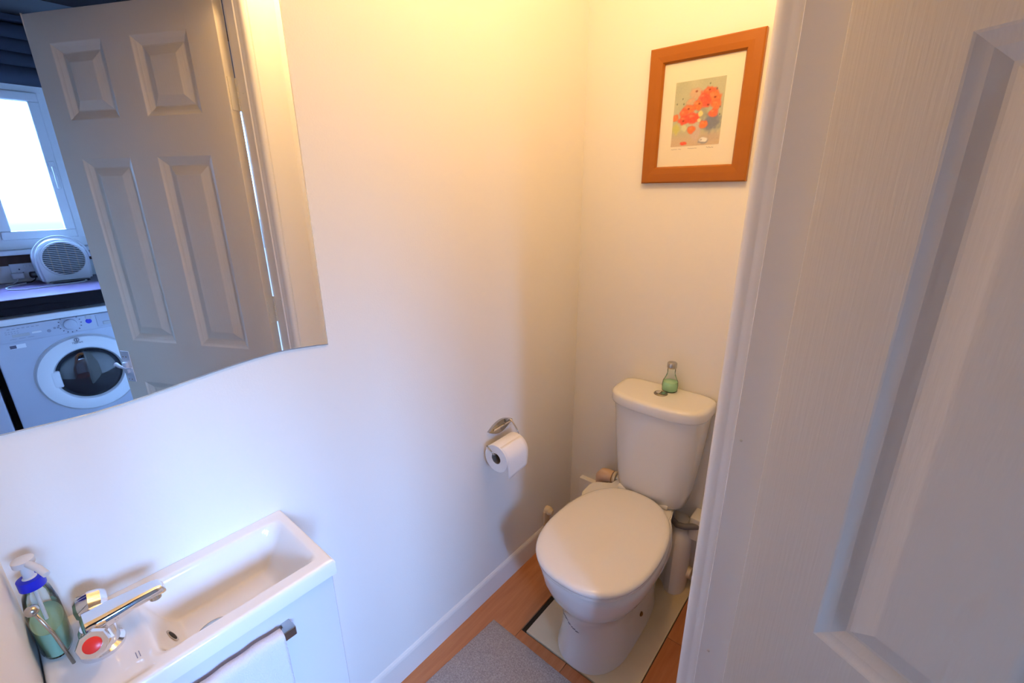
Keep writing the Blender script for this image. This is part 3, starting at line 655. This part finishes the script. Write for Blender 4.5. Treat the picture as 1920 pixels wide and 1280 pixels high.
bm = tube(B(), [(-.452, 1.44, .290), (-.430, 1.405, .286), (-.405, 1.392, .282), (-.380, 1.396, .284), (-.350, 1.415, .288), (-.320, 1.44, .292), (-.30, 1.462, .294)], .011, 12)
# hose sits in front of the boxing
hs = obj('flexible_hose', bm, m_wear, smooth=True, label='dark grey hose curving over the waste box', cat='hose')
hs.location.z += 0.012; hs.location.y -= .012
vk = empty('pipe_clip', (XW, 1.29, .14), label='small cream pipe clip on the left wall behind the toilet pan', cat='pipe clip')
obj('clip_body', lathe(B(), [(.018, 0), (.018, .02), (.012, .026), (.010, .034)], (XW + .0002, 1.285, .165), (1, 0, 0), 14), m_cream, vk, smooth=40)
obj('clip_base', bx((XW + .0002, 1.262, .100), (XW + .010, 1.30, .165), .003), m_cream, vk)

# ------------------------------------------------------------ toilet roll and holder
hd = empty('roll_holder', (XW, 1.0, .67), label='chrome wall bracket and wire arm holding the toilet roll', cat='holder')
bm = B(); ol = []
for q in range(13): t = q / 12; ol.append((.948 + .118 * t, .674 + .020 * math.sin(PI * t) * (1) + .004 * t))
for q in range(1, 12): t = 1 - q / 12; ol.append((.948 + .118 * t, .674 - .024 * math.sin(PI * t) + .004 * t))
prism(bm, [(a - .004, b) for a, b in ol], lambda a, b, h: (XW + .0003 + h * (1), a, b), .009)
obj('back_plate', bm, m_chromed, hd, smooth=50)
obj('cover_bar', bx((XW + .0093, .965, .670), (XW + .013, 1.06, .677), .0015, 1), m_chrome, hd)
AX, AZ = XW + .061, .612
w_ = [(XW + .010, 1.022, .683), (XW + .018, 1.031, .693), (XW + .026, 1.034, .692), (AX - .010, 1.033, .668), (AX - .002, 1.033, .655), (AX, 1.033, AZ + .025), (AX, 1.031, AZ + .017), (AX, 1.028, AZ + .0135), (AX, .925, AZ + .0135), (AX - .003, .912, AZ + .016), (AX - .016, .9095, AZ + .030), (AX - .030, .909, AZ + .040)]
obj('wire_arm', tube(B(), w_, .0022, 8), m_chromed, hd, smooth=True)
rl = empty('toilet_roll', (AX, .97, AZ), label='white toilet roll on the chrome wire holder', cat='toilet roll')
ax = (0, 1, 0)
obj('paper', lathe(B(), [(.0185, 0), (.046, 0), (.0475, .002), (.0475, .104), (.046, .106), (.0185, .106), (.0185, 0)], (AX, .918, AZ), ax, 48, cap=False), m_paper, rl, smooth=40)
obj('card_tube', lathe(B(), [(.0183, .001), (.0183, .105), (.0172, .105), (.0172, .001), (.0183, .001)], (AX, .918, AZ), ax, 32, cap=False), m_core, rl, smooth=40)
bm = B(); rows = []
for q in range(12):
    t = q / 11; a_ = math.radians(70 - 90 * min(1, t * 1.6))
    if t < .6: X = AX + .0482 * math.cos(a_); Z = AZ + .0482 * math.sin(a_)
    else: X = AX + .0478 - .004 * (t - .6); Z = AZ - .0165 - (t - .6) * .085
    rows.append((X, Z))
G = [[bm.verts.new((x, .921 + .100 * j / 8 + (0.006 * (i - 7) / 4 if i > 7 else 0) * (1 - j / 8), z - (0.011 * (1 - j / 8) if i == 11 else (.008 * (1 - j / 8) if i == 10 else 0)))) for j in range(9)] for i, (x, z) in enumerate(rows)]
for a, b in zip(G, G[1:]):
    for j in range(8): bm.faces.new((a[j], a[j + 1], b[j + 1], b[j]))
ls = obj('loose_sheet', bm, m_paper, rl, smooth=True); md = ls.modifiers.new('thick', 'SOLIDIFY'); md.thickness = .0004

# ------------------------------------------------------------ framed print
pf = empty('framed_picture', (-.52, YB, 1.438), label='orange wood framed print of red poppies on the back wall', cat='picture')
fx_0, fx_1, fz0, fz1 = -.6755, -.3635, 1.4385, 1.8135; fw = .0445
ix0, ix1, iz0, iz1 = fx_0 + fw, fx_1 - fw, fz0 + fw + .003, fz1 - fw
def rail(P4):
    # P4 = outer a, outer b, inner b, inner a (x,z)
    bm = B(); yo_, yi, ym = YB - .018, YB - .010, YB - .0205
    oa, ob, ib, ia = [Vector(p) for p in P4]
    ma, mb = oa.lerp(ia, .55), ob.lerp(ib, .55)
    R1 = [(oa, YB - .0005), (oa, yo_ + .003), (oa.lerp(ia, .08), yo_), (ma, ym + .002), (oa.lerp(ia, .90), yo_ + .001), (ia, yi), (ia, YB - .0005)]
    R2 = [(ob, YB - .0005), (ob, yo_ + .003), (ob.lerp(ib, .08), yo_), (mb, ym + .002), (ob.lerp(ib, .90), yo_ + .001), (ib, yi), (ib, YB - .0005)]
    loft(bm, [[(p.x, y, p.y) for p, y in R1], [(p.x, y, p.y) for p, y in R2]]); return bm
O_ = [(fx_0, fz0), (fx_1, fz0), (fx_1, fz1), (fx_0, fz1)]; I_ = [(ix0, iz0), (ix1, iz0), (ix1, iz1), (ix0, iz1)]
for q in range(4): obj('frame_rail', rail((O_[q], O_[(q + 1) % 4], I_[(q + 1) % 4], I_[q])), m_frame, pf)
obj('mount', bx((ix0 - .004, YB - .0060, iz0 - .004), (ix1 + .004, YB - .0030, iz1 + .004)), m_mount, pf)
# the print: a flat picture, colours stored per vertex
qx0, qx1, qz0, qz1 = -.5925, -.4515, 1.542, 1.7165
NU, NVV = 84, 104
flowers = [(.43, .80, .13, .085, .25), (.70, .80, .14, .07, 1), (.80, .70, .14, .11, .9), (.63, .66, .12, .09, .9), (.50, .62, .10, .08, 1), (.32, .57, .13, .07, .9), (.22, .50, .09, .09, .9), (.05, .46, .065, .055, .8),
           (.24, .41, .12, .07, 1), (.42, .43, .13, .085, 1), (.82, .48, .09, .065, .9), (.65, .32, .085, .06, 1), (.41, .25, .085, .06, 1), (.86, .60, .10, .07, .85), (.60, .73, .10, .06, .7), (.35, .68, .10, .05, .35), (.27, .045, .075, .028, .95)]
def paint(u, v):
    n1 = noise.noise(Vector((u * 4, v * 4, 1))); n2 = noise.noise(Vector((u * 16, v * 16, 5))); n3 = noise.noise(Vector((u * 38, v * 38, 9)))
    c = Vector((.50, .52, .37)) + Vector((.06, .05, .04)) * n1
    c = c.lerp(Vector((.46, .47, .35)), sm((u - .55) * 1.6) * sm((v - .45) * 2) * .7)
    def blob(cu, cv, ru, rv, col, k, soft=.5):
        nonlocal c
        d = math.hypot((u - cu) / ru, (v - cv) / rv) + n2 * .22
        f = sm((1 - d) / soft) * k; c = c.lerp(Vector(col), max(0, min(1, f)))
    c = c.lerp(Vector((.68, .48, .33)), sm((.30 - v) * 4) * .7)
    blob(.85, .12, .35, .10, (.52, .42, .33), .6, .8)
    blob(.08, .28, .14, .12, (.62, .60, .12), .7, .7); blob(.25, .29, .08, .07, (.72, .72, .45), .7)
    blob(.80, .34, .26, .19, (.17, .20, .32), .85, .6); blob(.60, .50, .17, .14, (.30, .30, .25), .6, .6)
    blob(.50, .22, .14, .20, (.62, .50, .48), .7, .6)
    for (cu, cv, ru, rv, k) in flowers:
        ru *= 1.12; rv *= 1.12; kk_ = (int(cu * 100) % 3) * .05
        blob(cu, cv, ru * 1.12, rv * 1.12, (.62, .12, .08), k * .7, .3)
        blob(cu, cv, ru, rv, (.92 - kk_, .12 + kk_ + .05 * n3 + (.25 if k < .4 else 0), .07 + (.2 if k < .4 else 0)), k, .35)
        blob(cu - ru * .25, cv + rv * .35, ru * .5, rv * .35, (.98, .33, .16), .6 * k, .8)
    for (cu, cv) in ((.52, .64), (.70, .61), (.31, .58), (.82, .71), (.22, .40), (.44, .83), (.70, .83)): blob(cu, cv, .035, .022, (.30, .06, .03), .9, .6)
    for (cu, cv) in ((.70, .92), (.84, .83), (.17, .74), (.06, .67), (.20, .66), (.94, .56), (.95, .45)): blob(cu, cv, .018, .020, (.12, .16, .12), .8, .6)
    blob(.57, .49, .06, .06, (.85, .75, .30), .9); blob(.55, .39, .045, .035, (.85, .75, .40), .8)
    blob(.68, .07, .13, .065, (.30, .31, .36), .9, .35); blob(.68, .085, .11, .045, (.86, .83, .78), .95, .4); blob(.63, .085, .035, .020, (.36, .35, .36), .7)
    return c * (1 + .06 * n3)
bm = B(); cl = bm.verts.layers.float_color.new('paint'); G = [[bm.verts.new((qx0 + (qx1 - qx0) * i / NU, YB - .0064, qz0 + (qz1 - qz0) * j / NVV)) for j in range(NVV + 1)] for i in range(NU + 1)]
for i in range(NU + 1):
    for j in range(NVV + 1): G[i][j][cl] = (*paint(i / NU, j / NVV), 1)
for i in range(NU):
    for j in range(NVV): bm.faces.new((G[i][j], G[i + 1][j], G[i + 1][j + 1], G[i][j + 1]))
m_print = mat('poppy_print', (1, 1, 1), 0.7); nt = m_print.node_tree
at = nt.nodes.new('ShaderNodeAttribute'); at.attribute_name = 'paint'; nt.links.new(at.outputs['Color'], nt.nodes['Principled BSDF'].inputs['Base Color'])
obj('print', bm, m_print, pf)
bm = B()
def scrawl(xa, xb, z, n_, amp):
    pts_ = [(xa + (xb - xa) * q / n_, YB - .0063, z + amp * random.uniform(-1, 1)) for q in range(n_ + 1)]
    tube(bm, pts_, .00035, 4)
scrawl(-.590, -.572, 1.5345, 12, .0009); scrawl(-.568, -.560, 1.5345, 6, .0009); scrawl(-.540, -.513, 1.535, 18, .0009); scrawl(-.486, -.466, 1.535, 16, .0016)
obj('handwriting', bm, m_wear, pf, kind='stuff')
obj('glazing', bx((ix0 - .003, YB - .0092, iz0 - .003), (ix1 + .003, YB - .0075, iz1 + .003)), m_glass, pf)

# ------------------------------------------------------------ mat
bm = B(); NXm, NYm = 40, 52; c0 = Vector((-.824, .868)); a_ = math.radians(-1.5); ux = Vector((math.cos(a_), math.sin(a_))); uy = Vector((math.sin(a_) * 2, -math.cos(a_)))
G = [[None] * (NYm + 1) for _ in range(NXm + 1)]
for i in range(NXm + 1):
    for j in range(NYm + 1):
        p = c0 + ux * .40 * i / NXm + uy * .60 * j / NYm; e = min(i, NXm - i, j, NYm - j)
        G[i][j] = bm.verts.new((p.x + .0012 * noise.noise(Vector((p.y * 60, 0, 3))), p.y + .0012 * noise.noise(Vector((p.x * 60, 2, 3))), .0008 + (.0045 if e else .0020) + .0006 * noise.noise(Vector((p.x * 30, p.y * 30, 0)))))
for i in range(NXm):
    for j in range(NYm): bm.faces.new((G[i][j], G[i + 1][j], G[i + 1][j + 1], G[i][j + 1]))
per = [G[i][0] for i in range(NXm + 1)] + [G[NXm][j] for j in range(1, NYm + 1)] + [G[i][NYm] for i in range(NXm - 1, -1, -1)] + [G[0][j] for j in range(NYm - 1, 0, -1)]
low = [bm.verts.new((v_.co.x, v_.co.y, .0003)) for v_ in per]; n = len(per)
for q in range(n): bm.faces.new((per[q], per[(q + 1) % n], low[(q + 1) % n], low[q]))
bm.faces.new(low)
obj('floor_mat', bm, m_mat, smooth=40, label='grey carpet mat on the laminate in front of the toilet', cat='mat')
